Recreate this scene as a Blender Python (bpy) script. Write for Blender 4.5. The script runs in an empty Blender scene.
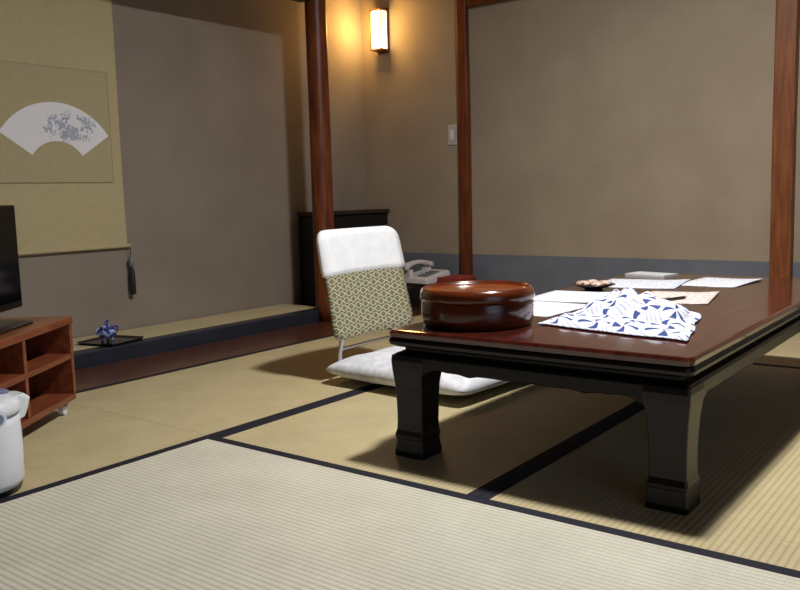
import bpy, bmesh, math, random
from mathutils import Matrix, Vector, noise
random.seed(4)

# ------------------------------------------------------------------ utils
def lin(c):
    out=[]
    for v in c:
        v=v/255.0
        out.append(v/12.92 if v<=0.04045 else ((v+0.055)/1.055)**2.4)
    return (out[0],out[1],out[2],1.0)

def new_mat(name, rgb=(128,128,128), rough=0.6, spec=0.5, metal=0.0, coat=0.0, coat_rough=0.05):
    m=bpy.data.materials.new(name); m.use_nodes=True
    b=m.node_tree.nodes['Principled BSDF']
    b.inputs['Base Color'].default_value=lin(rgb)
    b.inputs['Roughness'].default_value=rough
    b.inputs['Specular IOR Level'].default_value=spec
    b.inputs['Metallic'].default_value=metal
    b.inputs['Coat Weight'].default_value=coat
    b.inputs['Coat Roughness'].default_value=coat_rough
    return m

class NT:
    def __init__(s,m): s.t=m.node_tree; s.n=s.t.nodes; s.l=s.t.links; s.b=s.n['Principled BSDF']
    def node(s,typ,**kw):
        nd=s.n.new(typ)
        for k,v in kw.items(): setattr(nd,k,v)
        return nd
    def link(s,a,b): s.l.new(a,b)
    def coord(s,kind='Object',scale=(1,1,1)):
        tc=s.node('ShaderNodeTexCoord'); mp=s.node('ShaderNodeMapping')
        mp.inputs['Scale'].default_value=scale
        s.link(tc.outputs[kind],mp.inputs['Vector']); return mp.outputs['Vector']
    def math(s,op,a,b=None,c=None):
        nd=s.node('ShaderNodeMath',operation=op)
        for i,v in enumerate((a,b,c)):
            if v is None: continue
            if isinstance(v,(int,float)): nd.inputs[i].default_value=v
            else: s.link(v,nd.inputs[i])
        return nd.outputs[0]
    def noise(s,vec,scale,detail=4,rough=0.55):
        nd=s.node('ShaderNodeTexNoise'); nd.inputs['Scale'].default_value=scale
        nd.inputs['Detail'].default_value=detail; nd.inputs['Roughness'].default_value=rough
        s.link(vec,nd.inputs['Vector']); return nd.outputs['Fac']
    def ramp(s,fac,stops,interp='LINEAR'):
        nd=s.node('ShaderNodeValToRGB'); cr=nd.color_ramp; cr.interpolation=interp
        while len(cr.elements)<len(stops): cr.elements.new(0.5)
        for e,(p,c) in zip(cr.elements,stops):
            e.position=p; e.color=lin(c)
        s.link(fac,nd.inputs['Fac']); return nd.outputs['Color']
    def mix(s,fac,a,b,blend='MIX'):
        nd=s.node('ShaderNodeMix',data_type='RGBA',blend_type=blend)
        for idx,v in ((0,fac),(6,a),(7,b)):
            if isinstance(v,(int,float)): nd.inputs[idx].default_value=v
            elif isinstance(v,tuple): nd.inputs[idx].default_value=v
            else: s.link(v,nd.inputs[idx])
        return nd.outputs[2]
    def bump(s,h,strength=0.3,dist=0.002):
        nd=s.node('ShaderNodeBump'); nd.inputs['Strength'].default_value=strength
        nd.inputs['Distance'].default_value=dist
        s.link(h,nd.inputs['Height']); s.link(nd.outputs[0],s.b.inputs['Normal'])
    def color(s,c): s.link(c,s.b.inputs['Base Color'])
    def sep(s,vec):
        nd=s.node('ShaderNodeSeparateXYZ'); s.link(vec,nd.inputs[0]); return nd.outputs

def mat_noisy(name,c1,c2,scale=8,stretch=(1,1,1),rough=0.6,spec=0.4,bump=0.0,bscale=200,coat=0.0,metal=0,lo=0.35,hi=0.65,detail=5):
    m=new_mat(name,c1,rough,spec,metal,coat); t=NT(m)
    v=t.coord('Object',stretch); f=t.noise(v,scale,detail)
    t.color(t.ramp(f,[(lo,c1),(hi,c2)]))
    if bump>0:
        v2=t.coord('Object'); t.bump(t.noise(v2,bscale,3),bump,0.002)
    return m

# ------------------------------------------------------------------ materials
M={}
M['plaster']=mat_noisy('plaster_wall',(159,145,128),(168,154,136),3,rough=0.95,spec=0.1,bump=0.4,bscale=180)
M['plaster_d']=mat_noisy('plaster_alcove',(142,131,122),(151,140,130),3,rough=0.95,spec=0.1,bump=0.4,bscale=180)
M['unseen_wall']=mat_noisy('unseen_wall_low_bounce',(78,66,54),(88,76,62),3,rough=0.8,spec=0.2)  # unseen walls, colour darkened to cut bounce light under the table
M['band']=mat_noisy('blue_grey_paper',(108,112,124),(116,120,132),6,rough=0.8,spec=0.2,bump=0.1,bscale=400)
M['pillar']=mat_noisy('red_brown_wood',(84,38,18),(128,66,34),7,(6,6,0.6),rough=0.42,spec=0.4,bump=0.15,bscale=60)
M['pillar_l']=mat_noisy('orange_brown_wood',(108,58,30),(142,84,46),7,(6,6,0.6),rough=0.45,spec=0.4,bump=0.1,bscale=60)
M['lintel']=mat_noisy('dark_lintel_wood',(38,26,20),(58,38,28),7,(4,0.5,4),rough=0.5)
M['floorboard']=mat_noisy('dark_floor_board',(70,40,29),(98,57,40),6,(8,0.6,1),rough=0.3,spec=0.5,coat=0.2)
M['lacq_black']=mat_noisy('black_lacquer',(20,17,20),(26,22,24),5,rough=0.22,spec=0.55,coat=0.3)
M['rail']=mat_noisy('black_lacquer_rail_window_sheen',(34,39,52),(40,46,60),5,rough=0.35,spec=0.5)  # black lacquer with the window's bluish sheen painted into its base colour
M['ceil']=mat_noisy('ceiling_cedar',(84,62,42),(100,76,52),6,(8,0.5,1),rough=0.7)
M['subfloor']=mat_noisy('subfloor',(60,48,36),(70,56,42),6,rough=0.8)
M['tt_black']=new_mat('table_black_lacquer',(18,13,13),0.32,0.3,coat=0.06,coat_rough=0.12)
mt=new_mat('table_red_lacquer',(70,24,18),0.16,0.5,coat=0.6,coat_rough=0.06); t=NT(mt)
v=t.coord('Object',(10,0.8,1)); t.color(t.ramp(t.noise(v,3,6),[(0.3,(50,20,16)),(0.7,(90,36,26))])); M['tt_red']=mt
M['heri']=mat_noisy('black_mat_border',(28,27,40),(36,35,48),300,rough=0.75,spec=0.25)
M['white_cloth']=mat_noisy('white_towel',(236,239,247),(246,248,252),20,rough=0.9,spec=0.1,bump=0.2,bscale=500)
M['chrome']=new_mat('chrome_tube',(200,200,205),0.2,0.5,1.0)
M['black_pl']=new_mat('black_plastic',(14,14,16),0.3,0.5)
M['screen']=new_mat('tv_screen',(6,7,10),0.08,0.6)
M['grey_pl']=new_mat('grey_plastic',(120,125,135),0.4)
M['white_pl']=new_mat('white_plastic',(225,230,240),0.3,0.5)
M['blue_pl']=new_mat('blue_grey_plastic',(120,135,165),0.35)
M['paper']=mat_noisy('white_paper',(232,234,240),(242,243,247),10,rough=0.85,spec=0.1)
M['steel']=new_mat('dark_metal',(60,60,64),0.4,0.5,0.9)
M['cab']=mat_noisy('cabinet_reddish_wood',(112,56,36),(140,78,50),5,(1.2,8,8),rough=0.35,spec=0.45,coat=0.2)
M['cab_in']=mat_noisy('cabinet_inner_wood',(84,40,28),(104,52,36),5,(1.2,8,8),rough=0.45)

# tatami
def tatami_mat(name,ca,cb):
    m=new_mat(name,ca,0.5,0.4); t=NT(m)
    v=t.coord('Object'); s=t.sep(v)
    rib=t.math('ABSOLUTE',t.math('SINE',t.math('MULTIPLY',s[1],math.pi/0.0155)))
    rib2=t.math('POWER',rib,0.6)
    fine=t.noise(t.coord('Object',(420,14,1)),1.0,3,0.6)
    big=t.noise(v,5,4)
    col=t.ramp(t.math('ADD',t.math('MULTIPLY',fine,0.55),t.math('MULTIPLY',big,0.45)),[(0.36,ca),(0.64,cb)])
    dark=t.math('ADD',t.math('MULTIPLY',rib2,0.30),0.70)
    cc=t.node('ShaderNodeCombineColor')
    for i in range(3): t.link(dark,cc.inputs[i])
    t.color(t.mix(1.0,col,cc.outputs[0],'MULTIPLY'))
    t.bump(t.math('ADD',rib2,t.math('MULTIPLY',fine,0.35)),0.55,0.0022)
    return m
M['tatami']=tatami_mat('tatami_rush',(188,173,134),(212,197,156))
M['tatami_daylit']=tatami_mat('tatami_rush_daylit',(207,203,187),(227,223,207))  # near mats: cool daylight painted into the rush colour

# ------------------------------------------------------------------ geometry helpers
COL=bpy.context.scene.collection
def empty(name,loc=(0,0,0),rot=(0,0,0)):
    e=bpy.data.objects.new(name,None); e.empty_display_size=0.1
    e.location=loc; e.rotation_euler=rot; COL.objects.link(e); return e
def obj(name,bm,mats,parent=None,loc=(0,0,0),rot=(0,0,0),smooth=False,bevel=0.0,bseg=2,sub=0):
    bmesh.ops.recalc_face_normals(bm,faces=bm.faces)
    me=bpy.data.meshes.new(name); bm.to_mesh(me); bm.free()
    if not isinstance(mats,(list,tuple)): mats=[mats]
    for m in mats: me.materials.append(m)
    o=bpy.data.objects.new(name,me); COL.objects.link(o)
    o.location=loc; o.rotation_euler=rot
    if parent: o.parent=parent
    if smooth:
        for p in me.polygons: p.use_smooth=True
    if bevel>0:
        md=o.modifiers.new('bevel','BEVEL'); md.width=bevel; md.segments=bseg; md.limit_method='ANGLE'
        md.angle_limit=math.radians(35); md.harden_normals=False
    if sub>0:
        md=o.modifiers.new('sub','SUBSURF'); md.levels=sub; md.render_levels=sub
    return o
def add_box(bm,lo,hi,mi=0):
    vs=[bm.verts.new((x,y,z)) for z in (lo[2],hi[2]) for y in (lo[1],hi[1]) for x in (lo[0],hi[0])]
    fs=[(0,2,3,1),(4,5,7,6),(0,1,5,4),(2,6,7,3),(0,4,6,2),(1,3,7,5)]
    for f in fs:
        fc=bm.faces.new([vs[i] for i in f]); fc.material_index=mi
def box(name,lo,hi,mat,parent=None,bevel=0.0,**k):
    c=[(a+b)/2 for a,b in zip(lo,hi)]
    bm=bmesh.new(); add_box(bm,[a-b for a,b in zip(lo,c)],[a-b for a,b in zip(hi,c)])
    return obj(name,bm,mat,parent,loc=c,bevel=bevel,**k)
def boxes(name,lst,mat,parent=None,bevel=0.0,**k):
    bm=bmesh.new()
    for lo,hi in lst: add_box(bm,lo,hi)
    return obj(name,bm,mat,parent,bevel=bevel,**k)
def loft(bm,rings,cap=True,closed=True,mi=0):
    R=[[bm.verts.new(p) for p in r] for r in rings]
    n=len(R[0])
    for i in range(len(R)-1):
        for j in range(n if closed else n-1):
            f=bm.faces.new((R[i][j],R[i][(j+1)%n],R[i+1][(j+1)%n],R[i+1][j])); f.material_index=mi
    if cap:
        for r in (R[0],R[-1]):
            f=bm.faces.new(r); f.material_index=mi
def lathe(bm,prof,seg=48,c=(0,0),mi=0,sx=1,sy=1):
    rings=[]
    for r,z in prof:
        rings.append([(c[0]+sx*r*math.cos(2*math.pi*k/seg),c[1]+sy*r*math.sin(2*math.pi*k/seg),z) for k in range(seg)])
    loft(bm,rings,True,True,mi)
def tube(name,pts,r,mat,parent=None,cyclic=False,res=6):
    cu=bpy.data.curves.new(name,'CURVE'); cu.dimensions='3D'; cu.bevel_depth=r; cu.bevel_resolution=res
    sp=cu.splines.new('BEZIER'); sp.bezier_points.add(len(pts)-1); sp.use_cyclic_u=cyclic; cu.resolution_u=10
    for bp,p in zip(sp.bezier_points,pts):
        bp.co=p; bp.handle_left_type='AUTO'; bp.handle_right_type='AUTO'
    cu.use_fill_caps=True
    o=bpy.data.objects.new(name,cu); COL.objects.link(o); cu.materials.append(mat)
    bpy.context.view_layer.update()
    me=bpy.data.meshes.new_from_object(o); 
    o2=bpy.data.objects.new(name,me); COL.objects.link(o2)
    bpy.data.objects.remove(o); o2.name=name
    for p in me.polygons: p.use_smooth=True
    if parent: o2.parent=parent
    return o2
def rrect(w,d,r,n=5,cx=0,cy=0):
    pts=[]
    for (sx,sy,a0) in ((1,1,0),(-1,1,90),(-1,-1,180),(1,-1,270)):
        for k in range(n+1):
            a=math.radians(a0+90*k/n)
            pts.append((cx+sx*(w/2-r)+r*math.cos(a),cy+sy*(d/2-r)+r*math.sin(a)))
    return pts

# ------------------------------------------------------------------ room shell
XL,XR,YB,YN,ZC=-3.61,1.75,4.38,-1.3,2.42
box('floor',(XL-0.1,YN-0.1,-0.12),(XR+0.1,YB+0.1,-0.032),M['subfloor'])
box('ceiling',(XL-0.1,YN-0.1,ZC),(XR+0.1,YB+0.1,ZC+0.08),M['ceil'])
box('wall_left',(XL-0.1,YN-0.1,-0.032),(XL,YB+0.1,ZC),M['plaster_d'])
box('wall_back',(XL,YB,-0.032),(XR,YB+0.1,ZC),M['plaster'])
box('wall_front',(XL,YN-0.1,-0.032),(XR,YN,ZC),M['unseen_wall'])
WY0,WY1,WZ0,WZ1=-1.0,1.6,0.05,1.8
bm=bmesh.new()
add_box(bm,(XR,YN-0.1,-0.032),(XR+0.1,WY0,ZC)); add_box(bm,(XR,WY1,-0.032),(XR+0.1,YB+0.1,ZC))
add_box(bm,(XR,WY0,-0.032),(XR+0.1,WY1,WZ0)); add_box(bm,(XR,WY0,WZ1),(XR+0.1,WY1,ZC))
obj('wall_right',bm,M['unseen_wall'])
win=empty('window_1',(XR+0.05,(WY0+WY1)/2,0))
hw=(WY1-WY0)/2
L=[((-0.03,-hw,WZ0),(0.03,-hw+0.05,WZ1)),((-0.03,hw-0.05,WZ0),(0.03,hw,WZ1)),((-0.03,-hw+0.05,WZ0),(0.03,hw-0.05,WZ0+0.05)),((-0.03,-hw+0.05,WZ1-0.05),(0.03,hw-0.05,WZ1))]
for k in (-1,0,1):
    L.append(((-0.02,k*hw*0.5-0.025,WZ0+0.05),(0.02,k*hw*0.5+0.025,WZ1-0.05)))
boxes('window_frame',L,M['pillar_l'],win)
box('trim_1',(-3.61,YB-0.003,0.0),(XR,YB,0.324),M['band'])
box('trim_2',(-2.80,YB-0.045,1.80),(XR,YB,1.90),M['pillar'],bevel=0.004)
box('trim_3',(-3.26,YN,1.755),(-3.18,3.44,1.83),M['lintel'],bevel=0.004)
box('wall_alcove_upper',(-3.245,YN,1.83),(-3.195,3.44,ZC),M['plaster_d'])

def round_pillar(name,x,y,r):
    bm=bmesh.new(); rings=[]; N=36
    for i in range(26):
        z=i*ZC/25
        rr=r*(1.04-0.05*z/ZC)
        ring=[]
        for k in range(N):
            a=2*math.pi*k/N
            q=rr*(1+0.025*noise.noise(Vector((math.cos(a)*1.5,math.sin(a)*1.5,z*1.3))))
            ring.append((q*math.cos(a),q*math.sin(a),z))
        rings.append(ring)
    loft(bm,rings)
    return obj(name,bm,M['pillar'],loc=(x,y,0),smooth=True)
round_pillar('round_wooden_pillar',-3.215,3.51,0.058)
def sq_pillar(name,x,w,d,mat):
    bm=bmesh.new(); rings=[]
    for i in range(20):
        z=i*ZC/19; o=0.004*noise.noise(Vector((x,3,z*1.5)))
        rings.append([(a+o,b,z) for a,b in rrect(w,d,min(w,d)*0.15,3)])
    loft(bm,rings); return obj(name,bm,mat,loc=(x,YB-d/2,0),smooth=False)
sq_pillar('wooden_pillar',-2.80,0.062,0.05,M['pillar'])
sq_pillar('wooden_pillar.001',-0.985,0.098,0.055,M['pillar_l'])

# alcove (tokonoma) platform
toko=empty('tokonoma_platform',(-3.41,1.2,0))
bm=bmesh.new(); add_box(bm,(-0.19,-2.45,-0.03),(0.12,2.38,0.055)); obj('platform_base',bm,M['subfloor'],toko)
bm=bmesh.new(); add_box(bm,(0.12,-2.45,-0.03),(0.19,2.38,0.068)); obj('front_rail',bm,M['rail'],toko,bevel=0.006)
M['toko_m']=tatami_mat('alcove_mat_rush',(192,182,146),(212,202,164))
bm=bmesh.new(); add_box(bm,(-2.44,-0.155,0.0),(2.37,0.155,0.012)); 
obj('alcove_mat',bm,M['toko_m'],toko,loc=(-0.035,-0.03,0.0555),rot=(0,0,math.radians(90)))
box('floor_board',(-3.215,YN,-0.032),(-2.845,3.44,0.0),M['floorboard'],bevel=0.002)
box('floor_board.001',(-3.60,3.60,-0.032),(-2.845,YB,0.0),M['floorboard'],bevel=0.002)
box('floor_board.002',(-3.20,3.442,-0.032),(-2.845,3.598,0.0),M['floorboard'])

# tatami mats: local X = long direction
ti=[0]
def tmat(x0,y0,x1,y1,along,mat):
    g=0.0006
    x0+=g;y0+=g;x1-=g;y1-=g
    w=(x1-x0); d=(y1-y0)
    Lh,Wh=(w/2,d/2) if along=='x' else (d/2,w/2)
    nm='tatami_mat' if ti[0]==0 else 'tatami_mat.%03d'%ti[0]; ti[0]+=1
    bw=0.03
    bm=bmesh.new()
    add_box(bm,(-Lh,-Wh+bw,-0.03),(Lh,Wh-bw,0.0),0)
    add_box(bm,(-Lh,-Wh,-0.03),(Lh,-Wh+bw,0.0008),1)
    add_box(bm,(-Lh,Wh-bw,-0.03),(Lh,Wh,0.0008),1)
    obj(nm,bm,[mat,M['heri']],loc=((x0+x1)/2,(y0+y1)/2,0),rot=(0,0,0 if along=='x' else math.radians(90)))
TA,TP=M['tatami'],M['tatami_daylit']
tmat(-2.84,1.585,-1.92,3.405,'y',TA); tmat(-2.84,-0.235,-1.92,1.585,'y',TA)
tmat(-1.92,1.585,-1.0,3.405,'y',TA); tmat(-1.0,1.585,-0.08,3.405,'y',TA)
tmat(-0.08,1.585,0.84,3.405,'y',TA); tmat(0.84,1.585,1.74,3.405,'y',TA)
tmat(-2.84,3.405,-1.0,4.375,'x',TA); tmat(-1.0,3.405,1.74,4.375,'x',TA)
tmat(-1.92,0.665,-0.08,1.585,'x',TP); tmat(-0.08,0.665,1.74,1.585,'x',TP)
tmat(-1.92,-0.255,-0.08,0.665,'x',TP); tmat(-0.08,-0.255,1.74,0.665,'x',TP)
tmat(-2.84,-1.29,-1.0,-0.255,'x',TP); tmat(-1.0,-1.29,1.74,-0.255,'x',TP)

# ------------------------------------------------------------------ hanging scroll
sc=empty('hanging_scroll',(-3.598,2.125,0.0))
m_s=mat_noisy('scroll_beige_silk',(188,175,138),(193,180,143),40,rough=0.8,spec=0.2)
m_si=mat_noisy('scroll_inner_silk',(179,168,134),(184,173,139),60,rough=0.8,spec=0.2)
m_ln=new_mat('scroll_line',(156,144,108),0.8)
HW=0.357
bm=bmesh.new(); rings=[]
for i in range(30):
    z=0.49+i*(1.98-0.49)/29; dx=0.002*math.sin(z*5)
    rings.append([(dx,-HW,z),(dx+0.0015,-HW,z),(dx+0.0015,HW,z),(dx,HW,z)])
loft(bm,rings); obj('scroll_silk',bm,m_s,sc)
bm=bmesh.new(); add_box(bm,(0.0035,-HW+0.055,0.80),(0.0045,HW-0.055,1.32)); obj('picture_panel',bm,m_si,sc)
b0=(HW-0.055)
boxes('panel_border',[((0.004,-b0-0.002,0.798),(0.0052,b0+0.002,0.801)),((0.004,-b0-0.002,1.319),(0.0052,b0+0.002,1.322)),((0.004,-b0-0.002,0.8),(0.0052,-b0+0.001,1.32)),((0.004,b0-0.001,0.8),(0.0052,b0+0.002,1.32))],m_ln,sc)
m_f=new_mat('fan_painting',(225,225,235),0.8,0.1); t=NT(m_f)
v=t.coord('Object'); s=t.sep(v)
n1=t.noise(v,85,3,0.7); n2=t.noise(v,18,3)
dy=t.math('DIVIDE',t.math('SUBTRACT',s[1],0.085),0.20); dz=t.math('DIVIDE',t.math('SUBTRACT',s[2],1.05),0.10)
rr=t.math('ADD',t.math('MULTIPLY',dy,dy),t.math('MULTIPLY',dz,dz))
mask=t.math('SUBTRACT',1.25,rr); mask=t.math('MAXIMUM',mask,0)
mk=t.math('GREATER_THAN',t.math('MULTIPLY',t.math('MULTIPLY',n1,n2),t.math('MINIMUM',mask,1)),0.24)
inkc=t.ramp(n2,[(0.4,(90,108,170)),(0.6,(150,164,186))])
t.color(t.mix(t.math('MULTIPLY',mk,0.75),lin((240,240,248)),inkc))
bm=bmesh.new(); rings=[]
for i in range(41):
    a=math.radians(-56+112*i/40)
    o_=[(math.sin(a)*q,0.838+math.cos(a)*q) for q in (0.149,0.324)]
    rings.append([(0.005,o_[0][0]+0.02,o_[0][1]),(0.0065,o_[0][0]+0.02,o_[0][1]),(0.0065,o_[1][0]+0.02,o_[1][1]),(0.005,o_[1][0]+0.02,o_[1][1])])
loft(bm,rings); obj('fan_painting',bm,m_f,sc)
def rod(name,p0,p1,r,mat,parent,seg=20):
    p0=Vector(p0);p1=Vector(p1); d=(p1-p0).normalized(); u=d.orthogonal().normalized(); w=d.cross(u)
    bm=bmesh.new()
    loft(bm,[[tuple(p+u*r*math.cos(2*math.pi*k/seg)+w*r*math.sin(2*math.pi*k/seg)) for k in range(seg)] for p in (p0,p1)])
    return obj(name,bm,mat,parent,smooth=False)
rod('scroll_roller',(0.004,-HW-0.002,0.486),(0.004,HW+0.002,0.486),0.009,m_s,sc)
rod('roller_knob_1',(0.004,HW+0.002,0.486),(0.004,HW+0.018,0.486),0.009,m_s,sc)
rod('roller_knob_2',(0.004,-HW-0.018,0.486),(0.004,-HW-0.002,0.486),0.009,m_s,sc)
rod('weight_string',(0.012,HW+0.010,0.49),(0.012,HW+0.010,0.40),0.0015,M['steel'],sc,8)
bm=bmesh.new(); lathe(bm,[(0.003,0.43),(0.012,0.422),(0.015,0.405),(0.013,0.385),(0.006,0.377)],16,(0.014,HW+0.010))
obj('scroll_weight',bm,M['grey_pl'],sc,smooth=True)
bm=bmesh.new(); lathe(bm,[(0.005,0.377),(0.010,0.37),(0.014,0.345),(0.015,0.25),(0.012,0.242)],16,(0.014,HW+0.010))
obj('scroll_tassel',bm,new_mat('tassel_dark',(28,30,44),0.6),sc,smooth=True)

# ------------------------------------------------------------------ incense burner on tray
tray=empty('black_tray',(-3.345,2.19,0.068),(0,0,math.radians(14)))
bm=bmesh.new()
loft(bm,[[(a,b,z) for a,b in rrect(w,w,0.02,4)] for w,z in ((0.20,0.0),(0.22,0.012),(0.215,0.012),(0.20,0.006))],True)
obj('tray_body',bm,M['lacq_black'],tray)
koro=empty('porcelain_incense_burner',(-3.355,2.18,0.0745)); koro.scale=(0.9,0.9,0.95)
m_k=new_mat('blue_white_porcelain',(220,226,240),0.15,0.5); t=NT(m_k)
v=t.coord('Object'); f=t.noise(v,48,2)
t.color(t.ramp(f,[(0.47,(44,60,140)),(0.56,(170,184,220))]))
bm=bmesh.new()
lathe(bm,[(0.018,0.014),(0.036,0.018),(0.046,0.032),(0.048,0.045),(0.042,0.056),(0.036,0.060),(0.040,0.064),(0.040,0.067),(0.034,0.072),(0.020,0.080),(0.008,0.083),(0.006,0.088),(0.010,0.092),(0.011,0.098),(0.006,0.103),(0.001,0.104)],32)
for k in range(3):
    a=2*math.pi*k/3+0.4; c=(0.028*math.cos(a),0.028*math.sin(a))
    lathe(bm,[(0.006,0.0),(0.008,0.006),(0.009,0.02),(0.006,0.03)],12,c)
obj('burner_body',bm,m_k,koro,smooth=True)
for i,sg in enumerate((-1,1)):
    tube('burner_handle_%d'%(i+1),[(0,sg*0.045,0.035),(0,sg*0.060,0.045),(0,sg*0.060,0.062),(0,sg*0.042,0.064)],0.004,m_k,koro)

# ------------------------------------------------------------------ wall sconce + switch
sco=empty('wall_sconce',(-3.425,YB,1.752))
m_g=bpy.data.materials.new('glowing_washi'); m_g.use_nodes=True
b=m_g.node_tree.nodes['Principled BSDF']; b.inputs['Base Color'].default_value=lin((255,225,160))
b.inputs['Emission Color'].default_value=(1.0,0.74,0.34,1); b.inputs['Emission Strength'].default_value=7
boxes('back_plate',[((-0.045,-0.014,-0.14),(0.045,0,0.14))],M['pillar'],sco,bevel=0.002)
bm=bmesh.new(); add_box(bm,(-0.038,-0.078,-0.118),(0.038,-0.014,0.118)); obj('paper_shade',bm,m_g,sco,bevel=0.004)
L=[((-0.044,-0.084,0.118),(0.044,-0.014,0.128)),((-0.044,-0.084,-0.128),(0.044,-0.014,-0.118))]
for sx in (-0.044,0.038): L.append(((sx,-0.084,-0.118),(sx+0.006,-0.078,0.118)))
boxes('shade_frame',L,M['pillar_l'],sco)
sw=empty('light_switch',(-2.905,YB,1.06))
boxes('switch_plate',[((-0.033,-0.007,-0.062),(0.033,0,0.062))],new_mat('switch_plate',(190,188,184),0.4),sw,bevel=0.003)
boxes('switch_rocker',[((-0.012,-0.011,-0.03),(0.012,-0.007,0.03))],M['white_pl'],sw,bevel=0.002)

# ------------------------------------------------------------------ black heater cabinet in corner
ht=empty('black_fan_heater',(-3.50,4.03,0))
m_h=mat_noisy('heater_black_enamel',(20,19,21),(26,24,26),6,rough=0.4,spec=0.4)
boxes('heater_body',[((-0.10,-0.33,0.04),(0.085,0.33,0.585))],m_h,ht,bevel=0.01)
boxes('heater_top',[((-0.10,-0.34,0.588),(0.10,0.335,0.612))],new_mat('heater_top',(44,38,36),0.35),ht,bevel=0.006)
L=[((-0.10,-0.30,0.0),(0.07,-0.26,0.04)),((-0.10,0.28,0.0),(0.07,0.32,0.04))]
boxes('heater_feet',L,M['black_pl'],ht)
L=[((0.0855,-0.28+0.0,0.50-i*0.016),(0.091,0.30,0.507-i*0.016)) for i in range(6)]
L+=[((0.0855,-0.28,0.08),(0.090,0.30,0.385))]
boxes('heater_grille',L,new_mat('heater_grille',(34,32,34),0.4),ht)

# ------------------------------------------------------------------ telephone and stand
ps=empty('low_telephone_table',(-2.90,4.19,0))
boxes('stand_top',[((-0.22,-0.14,0.145),(0.25,0.15,0.165))],M['lacq_black'],ps,bevel=0.003)
boxes('stand_legs',[((sx,sy,0),(sx+0.03,sy+0.03,0.145)) for sx in (-0.19,0.19) for sy in (-0.13,0.11)],M['lacq_black'],ps)
cl=empty('folded_red_cloth',(-2.755,4.17,0.1655))
m_rc=mat_noisy('red_brown_cloth',(130,42,36),(152,62,50),60,rough=0.9)
bm=bmesh.new()
for q in range(4):
    z0=q*0.010; s_=0.003*(q%2)
    loft(bm,[[(a,b,z) for a,b in rrect(w_,0.20,0.02,4)] for w_,z in ((0.165-s_,z0),(0.175-s_,z0+0.004),(0.175-s_,z0+0.006),(0.165-s_,z0+0.0098))])
obj('cloth_layers',bm,m_rc,cl)
ph=empty('telephone',(-2.975,4.15,0.166),(0,0,math.radians(-8)))
ph.scale=(1.2,1.1,1.1)
m_ph=new_mat('telephone_ivory',(214,208,210),0.35)
bm=bmesh.new()
loft(bm,[[(x*0.5,-0.10,0) for x in (-0.19,0.19)]+[(x*0.5,0.10,0) for x in (0.19,-0.19)],
         [(x*0.5,-0.095,0.025) for x in (-0.18,0.18)]+[(x*0.5,0.10,0.055) for x in (0.18,-0.18)],
         [(x*0.5,-0.085,0.032) for x in (-0.17,0.17)]+[(x*0.5,0.09,0.064) for x in (0.17,-0.17)]])
obj('phone_base',bm,m_ph,ph,bevel=0.004)
L=[]
for i in range(3):
    for j in range(4):
        zz=0.038+0.0056*j
        L.append(((0.005+i*0.022,-0.065+j*0.03,zz-0.004),(0.021+i*0.022,-0.048+j*0.03,zz+0.007)))
boxes('keypad',L,M['grey_pl'],ph)
bm=bmesh.new(); rings=[]
for i in range(13):
    u=-1+2*i/12; y=u*0.105; z=0.088+0.022*(1-u*u); w=0.036+0.012*(abs(u)**3); h=0.022+0.016*(abs(u)**4)
    rings.append([(-0.05+a,y,z+bb) for a,bb in rrect(w,h,0.009,3)])
loft(bm,rings); obj('handset',bm,m_ph,ph,smooth=True)
boxes('handset_cradle',[((-0.07,-0.09,0.03),(-0.03,-0.06,0.072)),((-0.07,0.055,0.05),(-0.03,0.085,0.076))],m_ph,ph)
pts=[]
for i in range(60):
    a=i*0.9; pts.append((-0.095-0.0+0.006*math.cos(a)-0.02*math.sin(i/59*math.pi),-0.10+0.16*i/59,0.012+0.006*math.sin(a)))
tube('handset_cord',pts,0.0018,M['grey_pl'],ph,res=2)

# ------------------------------------------------------------------ low lacquer table
TX0,TX1,TY0,TY1,TH=-1.367,-0.555,1.72,3.43,0.346
tcx,tcy=(TX0+TX1)/2,(TY0+TY1)/2; tw,tl=TX1-TX0,TY1-TY0
tb=empty('low_lacquer_table',(tcx,tcy,0.001))
bm=bmesh.new()
prof=[(0.030,0.298),(0.012,0.300),(0.002,0.306),(0.0,0.314),(0.002,0.322),(0.005,0.324),(0.003,0.326),(0.001,0.337),(0.006,0.344),(0.012,0.345)]
loft(bm,[[(a,b,z) for a,b in rrect(tw-2*i,tl-2*i,0.02,4)] for i,z in prof])
for f in bm.faces:
    if f.calc_center_median().z>0.3265: f.material_index=1
obj('table_top',bm,[M['tt_black'],M['tt_red']],tb)
wz=[(0.028,0.30),(0.034,0.295),(0.034,0.288),(0.016,0.280),(0.010,0.274)]
bm=bmesh.new(); loft(bm,[[(a,b,z) for a,b in rrect(tw-2*i,tl-2*i,0.01,2)] for i,z in wz]); obj('table_waist',bm,M['tt_black'],tb)
def apron(length,name,place):
    N=60; up=[];dn=[]
    for i in range(N+1):
        u=-1+2*i/N; s_=u*length/2; e=(1-abs(u))*length/2
        d=0.032
        if e<0.13: d=0.032+0.030*(1-(e/0.13))**1.3+ (0.006*math.sin(e/0.13*math.pi*2))
        cus=0.006*max(0,1-abs(abs(s_)-length*0.22)/0.03)
        d+=cus
        up.append((s_,0.275)); dn.append((s_,0.275-d))
    bm=bmesh.new(); T=0.022
    rings=[]
    for (a,zu),(bq,zd) in zip(up,dn):
        rings.append([place(a,0,zu),place(a,T,zu),place(a,T,zd),place(a,0.003,zd),place(a,0,zd+0.003)])
    loft(bm,rings); obj(name,bm,M['tt_black'],tb)
ins=0.012
apron(tw-0.10,'apron_1',lambda a,d,z:(a,-tl/2+ins+d,z))
apron(tw-0.10,'apron_2',lambda a,d,z:(a,tl/2-ins-d,z))
apron(tl-0.10,'apron_3',lambda a,d,z:(-tw/2+ins+d,a,z))
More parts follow.
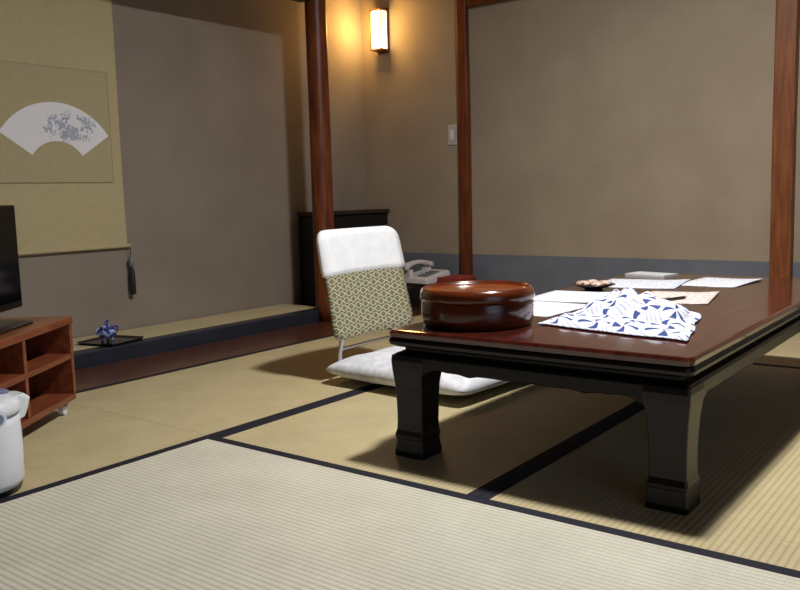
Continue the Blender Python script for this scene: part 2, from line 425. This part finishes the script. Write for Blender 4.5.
apron(tl-0.10,'apron_4',lambda a,d,z:(tw/2-ins-d,a,z))
lp=[(0.009,0.105,0.276),(0.007,0.107,0.262),(0.008,0.105,0.245),(0.010,0.098,0.222),(0.013,0.091,0.195),(0.015,0.087,0.16),(0.016,0.085,0.125),(0.016,0.084,0.095),(0.015,0.086,0.072),(0.011,0.092,0.058),(0.011,0.092,0.050),(0.014,0.087,0.047),(0.013,0.089,0.036),(0.010,0.095,0.014),(0.010,0.095,0.0)]
k=0
for sx in (-1,1):
    for sy in (-1,1):
        k+=1; bm=bmesh.new(); rings=[]
        for o_,s_,z in lp:
            cx=sx*(tw/2-o_-s_/2); cy=sy*(tl/2-o_-s_/2)
            rings.append([(a,b,z) for a,b in rrect(s_,s_,0.008,3,cx,cy)])
        loft(bm,rings); obj('leg_%d'%k,bm,M['tt_black'],tb)

# ------------------------------------------------------------------ round lacquer tea box
ch=empty('round_lacquer_tea_box',(-1.21,1.93,TH))
m_c=new_mat('brown_red_lacquer',(100,40,18),0.2,0.5,coat=0.6); t=NT(m_c)
v=t.coord('Object',(1,1,9)); t.color(t.ramp(t.noise(v,9,6),[(0.3,(62,24,12)),(0.7,(112,48,20))]))
m_cl=new_mat('lid_lacquer',(150,74,30),0.22,0.5,coat=0.5); t=NT(m_cl)
v=t.coord('Object',(2,10,2)); t.color(t.ramp(t.noise(v,5,6),[(0.3,(104,48,20)),(0.7,(152,82,36))]))
R=0.154
bm=bmesh.new(); lathe(bm,[(R-0.012,0.0),(R-0.006,0.003),(R-0.001,0.020),(R,0.045),(R-0.002,0.066),(R-0.004,0.070),(0.02,0.070)],72); obj('box_body',bm,m_c,ch,smooth=False)
bm=bmesh.new(); lathe(bm,[(0.02,0.070),(R+0.001,0.0705),(R+0.003,0.075),(R+0.001,0.092),(R-0.006,0.101),(R-0.010,0.1025),(R-0.014,0.099),(R-0.017,0.092),(0.06,0.091),(0.01,0.091)],72)
for f in bm.faces:
    c=f.calc_center_median()
    if c.z<0.0935 and c.z>0.088 and (c.x**2+c.y**2)**.5<R-0.012: f.material_index=1
obj('box_lid',bm,[m_c,m_cl],ch)
for nm in ('box_body','box_lid'):
    me=bpy.data.objects[nm].data
    for p in me.polygons: p.use_smooth=abs(p.normal.z)<0.9

# ------------------------------------------------------------------ patterned cloth
m_t=new_mat('blue_white_cotton',(230,233,242),0.85,0.1); t=NT(m_t)
uv=t.coord('UV'); s=t.sep(uv)
def cell(t,u,n,off=0.0):
    return t.math('SUBTRACT',t.math('FRACT',t.math('ADD',t.math('MULTIPLY',u,n),off)),0.5)
cu_,cv_=cell(t,s[0],4.2),cell(t,s[1],4.6)
ang=t.math('ARCTAN2',cv_,cu_); rad=t.math('SQRT',t.math('ADD',t.math('MULTIPLY',cu_,cu_),t.math('MULTIPLY',cv_,cv_)))
pet=t.math('GREATER_THAN',t.math('SINE',t.math('ADD',t.math('MULTIPLY',ang,4),t.math('MULTIPLY',rad,3))),0.35)
inr=t.math('LESS_THAN',rad,0.42); notc=t.math('GREATER_THAN',rad,0.05)
pin=t.math('MULTIPLY',t.math('MULTIPLY',pet,inr),notc)
stripe=t.math('GREATER_THAN',t.math('SINE',t.math('MULTIPLY',t.math('ADD',s[0],s[1]),150)),0.3)
outr=t.math('MULTIPLY',t.math('MULTIPLY',t.math('GREATER_THAN',rad,0.47),stripe),0.45)
msk=t.math('MAXIMUM',pin,outr)
t.color(t.mix(msk,lin((226,230,243)),lin((66,82,140))))
cloth=empty('patterned_yukata_cloth',(-0.85,2.2,TH))
bm=bmesh.new(); uvl=bm.loops.layers.uv.new('UVMap')
A=Vector((-1.05,1.97,0));B=Vector((-0.625,1.895,0));C=Vector((-0.725,2.32,0));D=Vector((-1.065,2.50,0))
N=80; G=[]
for j in range(N+1):
    row=[]
    for i in range(N+1):
        u=i/N;w=j/N
        p=(A*(1-u)+B*u)*(1-w)+(D*(1-u)+C*u)*w
        e=min(u,1-u,w,1-w)
        env=min(1,e/0.10)
        nz=noise.noise(Vector((u*3.1,w*3.1,1.7)))
        plat=max(0,1-(((u-0.45)/0.50)**2+((w-0.72)/0.36)**2))**0.6
        ridge=max(0,1-abs((u-0.45)+0.45*(w-0.5)+0.05*math.sin(w*9))/0.18)**1.2*max(0,math.sin(math.pi*min(1,w*1.02)))
        fold=abs(noise.noise(Vector((u*5.5+w*2,w*2.3,5.1))))
        z=0.003+env*(0.008*(nz+0.6)+0.026*fold)+0.038*plat*min(1,e/0.05)+0.010*ridge*(0.4+0.6*env)
        p=p+Vector((0.020*noise.noise(Vector((u*4,w*4,9))),0.022*noise.noise(Vector((u*4,w*4,3))),0))
        row.append(bm.verts.new((p.x+0.85,p.y-2.2,max(0.0025,z))))
    G.append(row)
for j in range(N):
    for i in range(N):
        f=bm.faces.new((G[j][i],G[j][i+1],G[j+1][i+1],G[j+1][i]))
        for lp_,(a,b_) in zip(f.loops,((i,j),(i+1,j),(i+1,j+1),(i,j+1))): lp_[uvl].uv=(a/N,b_/N)
o=obj('cloth_sheet',bm,m_t,cloth,smooth=True)
md=o.modifiers.new('th','SOLIDIFY'); md.thickness=0.0015; md.offset=1

# ------------------------------------------------------------------ papers etc. on table
def text_mat(name,base,ink,scale=(60,160),amt=0.5,thr=0.56):
    m=new_mat(name,base,0.8,0.15); t=NT(m)
    v=t.coord('Object'); s=t.sep(v)
    lines=t.math('GREATER_THAN',t.math('SINE',t.math('MULTIPLY',s[1],2*math.pi*scale[0])),0.1)
    wd=t.math('GREATER_THAN',t.noise(t.coord('Object',(scale[1],scale[0],1)),1.0,2),thr-0.08)
    t.color(t.mix(t.math('MULTIPLY',t.math('MULTIPLY',lines,wd),amt),lin(base),lin(ink))); return m
def paper(name,x,y,w,d,rot,mat,z=0.0,curl=0.006):
    bm=bmesh.new(); N=10;G=[]
    for j in range(N+1):
        G.append([bm.verts.new(((i/N-.5)*w,(j/N-.5)*d,0.0008+curl*max(0,(i/N-0.6))**2*4*(0.5+j/N))) for i in range(N+1)])
    for j in range(N):
        for i in range(N): bm.faces.new((G[j][i],G[j][i+1],G[j+1][i+1],G[j+1][i]))
    o=obj(name,bm,mat,None,loc=(x,y,TH+z),rot=(0,0,math.radians(rot)),smooth=True)
    md=o.modifiers.new('th','SOLIDIFY'); md.thickness=0.0006; md.offset=1
m_p1=text_mat('printed_sheet',(222,227,240),(90,100,130),(35,70),0.4)
m_p2=text_mat('printed_pink_sheet',(226,214,210),(150,90,90),(45,70),0.6)
m_p3=text_mat('printed_sheet_fine',(230,234,244),(110,116,140),(50,90),0.4)
paper('paper_sheet',-1.235,2.56,0.23,0.29,4,m_p1)
paper('paper_sheet.001',-1.185,2.255,0.21,0.29,-3,m_p3,0.0,0.002)
paper('paper_sheet.002',-1.17,3.02,0.30,0.30,8,m_p1)
paper('paper_sheet.003',-0.915,2.68,0.22,0.31,10,m_p2)
paper('brochure',-0.93,3.17,0.22,0.31,-4,m_p3)
bk=empty('notebook',(-1.245,3.325,TH),(0,0,math.radians(78)))
boxes('notebook_pages',[((-0.05,-0.088,0.0012),(0.048,0.088,0.0068))],M['paper'],bk)
boxes('notebook_cover',[((-0.052,-0.09,0.0),(0.052,0.09,0.0012)),((-0.052,-0.09,0.0068),(0.052,0.09,0.008)),((-0.054,-0.09,0.0),(-0.05,0.09,0.008))],new_mat('notebook_cover',(214,216,222),0.5),bk,bevel=0.0004)
sd=empty('snack_dish',(-1.255,2.785,TH+0.0002))
bm=bmesh.new(); lathe(bm,[(0.03,0.0),(0.035,0.004),(0.06,0.012),(0.078,0.018),(0.075,0.019),(0.055,0.014),(0.01,0.008)],36,sx=1,sy=1); obj('dish',bm,M['lacq_black'],sd,smooth=True)
for i in range(4):
    bm=bmesh.new(); bmesh.ops.create_icosphere(bm,subdivisions=3,radius=0.026)
    for v_ in bm.verts:
        v_.co*=1+0.25*noise.noise(v_.co*60+Vector((i*3,0,0))); v_.co.z*=0.4
    obj('rice_cracker_%d'%(i+1),bm,mat_noisy('snack_wrap_%d'%i,(120,70,50),(226,206,190),70,rough=0.5),sd,loc=(0.038*math.cos(i*1.57+.6),0.038*math.sin(i*1.57+.6),0.021),smooth=True)
pen=empty('ballpoint_pen',(-0.90,2.60,TH+0.006),(0,0,math.radians(70)))
rod('pen_barrel',(-0.06,0,0),(0.05,0,0),0.0045,M['black_pl'],pen)
bm=bmesh.new(); 
loft(bm,[[(x,r*math.cos(a*math.pi/6),r*math.sin(a*math.pi/6)) for a in range(12)] for x,r in ((0.05,0.0045),(0.062,0.0012))]); obj('pen_tip',bm,M['chrome'],pen)
boxes('pen_clip',[((-0.058,-0.001,0.0045),(-0.02,0.001,0.007))],M['chrome'],pen)

# ------------------------------------------------------------------ zabuton + zaisu chair
zb=empty('floor_cushion',(-1.765,2.565,0.012),(0,0,math.radians(-4)))
m_z=new_mat('cushion_pale_brocade',(214,216,222),0.8,0.2); t=NT(m_z)
v=t.coord('Object'); f=t.noise(v,30,2); t.color(t.ramp(f,[(0.42,(214,216,226)),(0.58,(230,232,240))])); t.bump(t.noise(v,14,2),0.3,0.008)
bm=bmesh.new(); N=40
def cush(top):
    G=[]
    for j in range(N+1):
        row=[]
        for i in range(N+1):
            a=-1+2*i/N;b_=-1+2*j/N
            prof_=((1-abs(a)**4.5)*(1-abs(b_)**4.5))**0.5
            pin_=1-0.04*(1-b_*b_)*abs(a)**4; pin2=1-0.04*(1-a*a)*abs(b_)**4
            cr=1-0.05*(abs(a)*abs(b_))**6
            wr=0.006*noise.noise(Vector((a*3,b_*3,7)))*prof_
            z=0.042+(0.054*prof_+wr if top else -0.041*prof_)
            row.append((a*0.34*pin_*cr,b_*0.325*pin2*cr,z))
        G.append(row)
    return G
for top in (True,False):
    G=[[bm.verts.new(p) for p in r] for r in cush(top)]
    for j in range(N):
        for i in range(N): bm.faces.new((G[j][i],G[j][i+1],G[j+1][i+1],G[j+1][i]))
bmesh.ops.remove_doubles(bm,verts=bm.verts,dist=0.0004)
obj('cushion_body',bm,m_z,zb,smooth=True)

za=empty('legless_floor_chair',(-2.10,2.552,0))
m_b=new_mat('chair_brocade',(150,146,110),0.7,0.3); t=NT(m_b)
uvv=t.coord('Object',(1,1,1)); s=t.sep(uvv)
KZ,KY=38,21
row=t.math('FLOOR',t.math('MULTIPLY',s[2],KZ))
sh=t.math('MULTIPLY',t.math('MODULO',row,2),0.5)
yy=t.math('SUBTRACT',t.math('FRACT',t.math('ADD',t.math('MULTIPLY',t.math('ADD',s[1],1.0),KY),sh)),0.5)
zz=t.math('SUBTRACT',t.math('FRACT',t.math('MULTIPLY',s[2],KZ)),0.5)
d=t.math('ADD',t.math('ABSOLUTE',yy),t.math('MULTIPLY',t.math('ABSOLUTE',zz),0.8))
t.color(t.ramp(d,[(0.0,(150,112,60)),(0.18,(84,112,110)),(0.34,(196,188,158)),(0.52,(150,138,92)),(0.64,(86,108,104))],'CONSTANT'))
def panel(z0,z1,hw_top,hw_bot,th,rt,rb):
    rings=[];n=26; H=z1-z0
    for i in range(n+1):
        f=i/n
        f=0.5-0.5*math.cos(math.pi*f)
        z=z0+H*f
        w=hw_bot+(hw_top-hw_bot)*f
        dt=(z1-z); db=(z-z0)
        if dt<rt: w-=rt-math.sqrt(max(0,rt*rt-(rt-dt)**2))
        if db<rb: w-=rb-math.sqrt(max(0,rb*rb-(rb-db)**2))
        tt=th*(0.55+0.45*min(1,min(dt,db)/0.02+0.1))
        K=12; ring=[]
        lean=-(z-0.16)*0.20
        for k_ in range(K+1):
            y=-w+2*w*k_/K
            cx=0.030*(y/0.25)**2
            e=max(0.0,1-abs(y/w)**6)**0.5
            ring.append((lean+cx+tt/2*(0.4+0.6*e),y,z))
        for k_ in range(K,-1,-1):
            y=-w+2*w*k_/K
            cx=0.030*(y/0.25)**2
            e=max(0.0,1-abs(y/w)**6)**0.5
            ring.append((lean+cx-tt/2*(0.4+0.6*e),y,z))
        rings.append(ring)
    return rings
bm=bmesh.new(); loft(bm,panel(0.160,0.555,0.232,0.245,0.035,0.05,0.03)); obj('back_rest',bm,m_b,za,smooth=True)
bm=bmesh.new(); loft(bm,panel(0.400,0.574,0.241,0.250,0.050,0.055,0.006)); obj('head_towel_cover',bm,M['white_cloth'],za,smooth=True)
for i,sg in enumerate((-1,1)):
    tube('frame_tube_%d'%(i+1),[(0.012,sg*0.20,0.22),(0.015,sg*0.20,0.15),(0.005,sg*0.20,0.09),(0.02,sg*0.195,0.03),(0.09,sg*0.19,0.0105),(0.30,sg*0.19,0.0095),(0.50,sg*0.19,0.0095)],0.0085,M['chrome'],za)
tube('frame_tube_front',[(0.50,-0.19,0.0095),(0.51,0,0.0095),(0.50,0.19,0.0095)],0.0075,M['chrome'],za)
tube('frame_tube_rear',[(0.004,-0.20,0.12),(-0.004,0,0.12),(0.004,0.20,0.12)],0.0065,M['chrome'],za)

# ------------------------------------------------------------------ tv cabinet (rotated)
ang=math.atan2(0.817,-0.576)
CX,CY=-2.55,1.53
cab=empty('tv_cabinet',(CX,CY,0.0015),(0,0,ang))
CL,CD,CH,CZ=0.60,0.38,0.326,0.045
L=[((-CL,0.0,CH-0.024),(0.004,CD,CH)),((-CL,0.006,CZ),(0,CD,CZ+0.022))]
boxes('top_and_bottom',L,M['cab'],cab,bevel=0.003)
boxes('side_panels',[((-0.018,0.004,CZ+0.022),(0,CD,CH-0.024)),((-CL,0.004,CZ+0.022),(-CL+0.018,CD,CH-0.024)),((-0.335,0.006,CZ+0.022),(-0.317,CD-0.01,CH-0.024))],M['cab'],cab,bevel=0.002)
boxes('shelf',[((-0.317,0.006,0.185),(-0.018,CD-0.01,0.203)),((-CL+0.018,0.006,0.185),(-0.335,CD-0.01,0.203))],M['cab'],cab,bevel=0.002)
boxes('back_panel',[((-CL+0.018,CD-0.01,CZ+0.022),(-0.018,CD-0.002,CH-0.024))],M['cab_in'],cab)
k=0
for x_ in (-CL+0.05,-0.035):
    for y_ in (0.04,CD-0.05):
        k+=1
        rod('caster_wheel_%d'%k,(x_,y_-0.009,0.019),(x_,y_+0.009,0.019),0.019,M['white_pl'],cab)
        boxes('caster_fork_%d'%k,[((x_-0.012,y_-0.014,0.028),(x_+0.012,y_-0.010,CZ)),((x_-0.012,y_+0.010,0.028),(x_+0.012,y_+0.014,CZ)),((x_-0.016,y_-0.016,0.039),(x_+0.016,y_+0.016,CZ))],M['grey_pl'],cab)
tv=empty('television',(CX-0.817*0.13,CY-0.576*0.13,CH+0.0015),(0,0,ang+math.radians(1.5)))
boxes('tv_body',[((-0.57,0.0,0.045),(-0.07,0.028,0.375)),((-0.50,0.028,0.09),(-0.12,0.055,0.33))],M['black_pl'],tv,bevel=0.006)
boxes('tv_screen',[((-0.555,-0.002,0.068),(-0.085,0.001,0.362))],M['screen'],tv)
boxes('tv_neck',[((-0.35,0.012,0.010),(-0.27,0.035,0.06))],M['black_pl'],tv,bevel=0.003)
bm=bmesh.new(); loft(bm,[[(a-0.29,b_+0.03,z) for a,b_ in rrect(w,d_,0.05,6)] for w,d_,z in ((0.36,0.19,0.0),(0.36,0.19,0.006),(0.32,0.16,0.012))]); obj('tv_stand_base',bm,M['black_pl'],tv)

# ------------------------------------------------------------------ electric thermo pot
po=empty('electric_thermo_pot',(-2.035,0.95,0.001),(0,0,math.radians(88)))
bm=bmesh.new(); lathe(bm,[(0.075,0.012),(0.088,0.014),(0.095,0.03),(0.097,0.10),(0.095,0.17),(0.092,0.190)],48); obj('pot_body',bm,M['white_pl'],po,smooth=True)
bm=bmesh.new(); lathe(bm,[(0.07,0.0),(0.086,0.002),(0.090,0.014),(0.07,0.0145)],48); obj('pot_base',bm,M['black_pl'],po)
bm=bmesh.new(); lathe(bm,[(0.0935,0.1905),(0.0945,0.191),(0.0945,0.1935),(0.0935,0.194)],48); obj('pot_seam_ring',bm,M['blue_pl'],po,smooth=True)
bm=bmesh.new(); lathe(bm,[(0.092,0.194),(0.097,0.197),(0.098,0.212),(0.091,0.228),(0.07,0.236),(0.03,0.239),(0.005,0.239)],48); obj('pot_lid',bm,M['white_pl'],po,smooth=True)
bm=bmesh.new(); loft(bm,[[(x,y,z) for x,y in rrect(w,0.07,0.02,4,cx,0)] for cx,w,z in ((0.088,0.04,0.17),(0.092,0.05,0.19),(0.095,0.06,0.218),(0.085,0.05,0.230))]); obj('pot_spout',bm,M['white_pl'],po,smooth=False,bevel=0.003)
boxes('pot_panel',[((0.085,-0.022,0.05),(0.099,0.022,0.15))],M['blue_pl'],po,bevel=0.004)
boxes('pot_button',[((0.03,-0.018,0.237),(0.075,0.018,0.245))],M['blue_pl'],po,bevel=0.003)
for q,sg in enumerate((-1,1)):
    rod('handle_pivot_%d'%(q+1),(0,sg*0.090,0.198),(0,sg*0.110,0.198),0.021,M['white_pl'],po)
    rod('handle_dial_%d'%(q+1),(0,sg*0.1095,0.198),(0,sg*0.113,0.198),0.013,M['blue_pl'],po)
tube('pot_handle',[(0,-0.106,0.198),(-0.02,-0.108,0.205),(-0.06,-0.098,0.212),(-0.11,-0.055,0.212),(-0.122,0,0.212),(-0.11,0.055,0.212),(-0.06,0.098,0.212),(-0.02,0.108,0.205),(0,0.106,0.198)],0.006,M['white_pl'],po)

# ------------------------------------------------------------------ ceiling lamp
cl_=empty('ceiling_lamp',(-0.9,2.3,ZC))
m_w=new_mat('lamp_wood',(90,60,36),0.5)
boxes('lamp_frame',[((-0.27,-0.27,-0.12),(0.27,-0.25,0)),((-0.27,0.25,-0.12),(0.27,0.27,0)),((-0.27,-0.25,-0.12),(-0.25,0.25,0)),((0.25,-0.25,-0.12),(0.27,0.25,0))],m_w,cl_)
m_e=bpy.data.materials.new('lamp_diffuser'); m_e.use_nodes=True
b=m_e.node_tree.nodes['Principled BSDF']; b.inputs['Emission Color'].default_value=(1,0.97,0.92,1); b.inputs['Emission Strength'].default_value=4
boxes('lamp_diffuser',[((-0.25,-0.25,-0.10),(0.25,0.25,-0.09))],m_e,cl_)

# ------------------------------------------------------------------ lights
def area(name,loc,target,sx,sy,energy,color,shape='RECTANGLE'):
    ld=bpy.data.lights.new(name,'AREA'); ld.shape=shape; ld.size=sx
    if shape in('RECTANGLE','ELLIPSE'): ld.size_y=sy
    ld.energy=energy; ld.color=color
    o=bpy.data.objects.new(name,ld); COL.objects.link(o); o.location=loc
    o.rotation_euler=(Vector(target)-Vector(loc)).to_track_quat('-Z','Y').to_euler(); return o
area('ceiling_lamp_light',(-0.9,2.3,2.30),(-0.9,2.3,0),0.22,0.22,66,(1,0.97,0.915),'DISK')
area('window_daylight',(XR+0.12,0.3,0.95),(XR-3,0.3,0.6),1.65,2.5,9,(0.62,0.78,1.0))
pl=bpy.data.lights.new('sconce_light','POINT'); pl.energy=9; pl.color=(1,0.55,0.14); pl.shadow_soft_size=0.05
po_=bpy.data.objects.new('sconce_light',pl); COL.objects.link(po_); po_.location=(-3.425,YB-0.13,1.77)

w=bpy.data.worlds.new('World'); bpy.context.scene.world=w; w.use_nodes=True
bg=w.node_tree.nodes['Background']; bg.inputs[0].default_value=(0.55,0.7,1,1); bg.inputs[1].default_value=0.3
bpy.context.scene.view_settings.view_transform='Standard'

# ------------------------------------------------------------------ camera
f=835.0
a=Vector((640,117.3,-835)).normalized()
u=Vector((-0.027,1,100/835.0)); u=(u-a*u.dot(a)).normalized()
bb=a.cross(u).normalized()
R3=Matrix((bb,a,u))
cam=bpy.data.cameras.new('camera'); cam.sensor_width=36; cam.lens=36*f/800
co=bpy.data.objects.new('camera',cam); COL.objects.link(co)
co.matrix_world=Matrix.Translation((0,0,0.70))@R3.to_4x4()
bpy.context.scene.camera=co
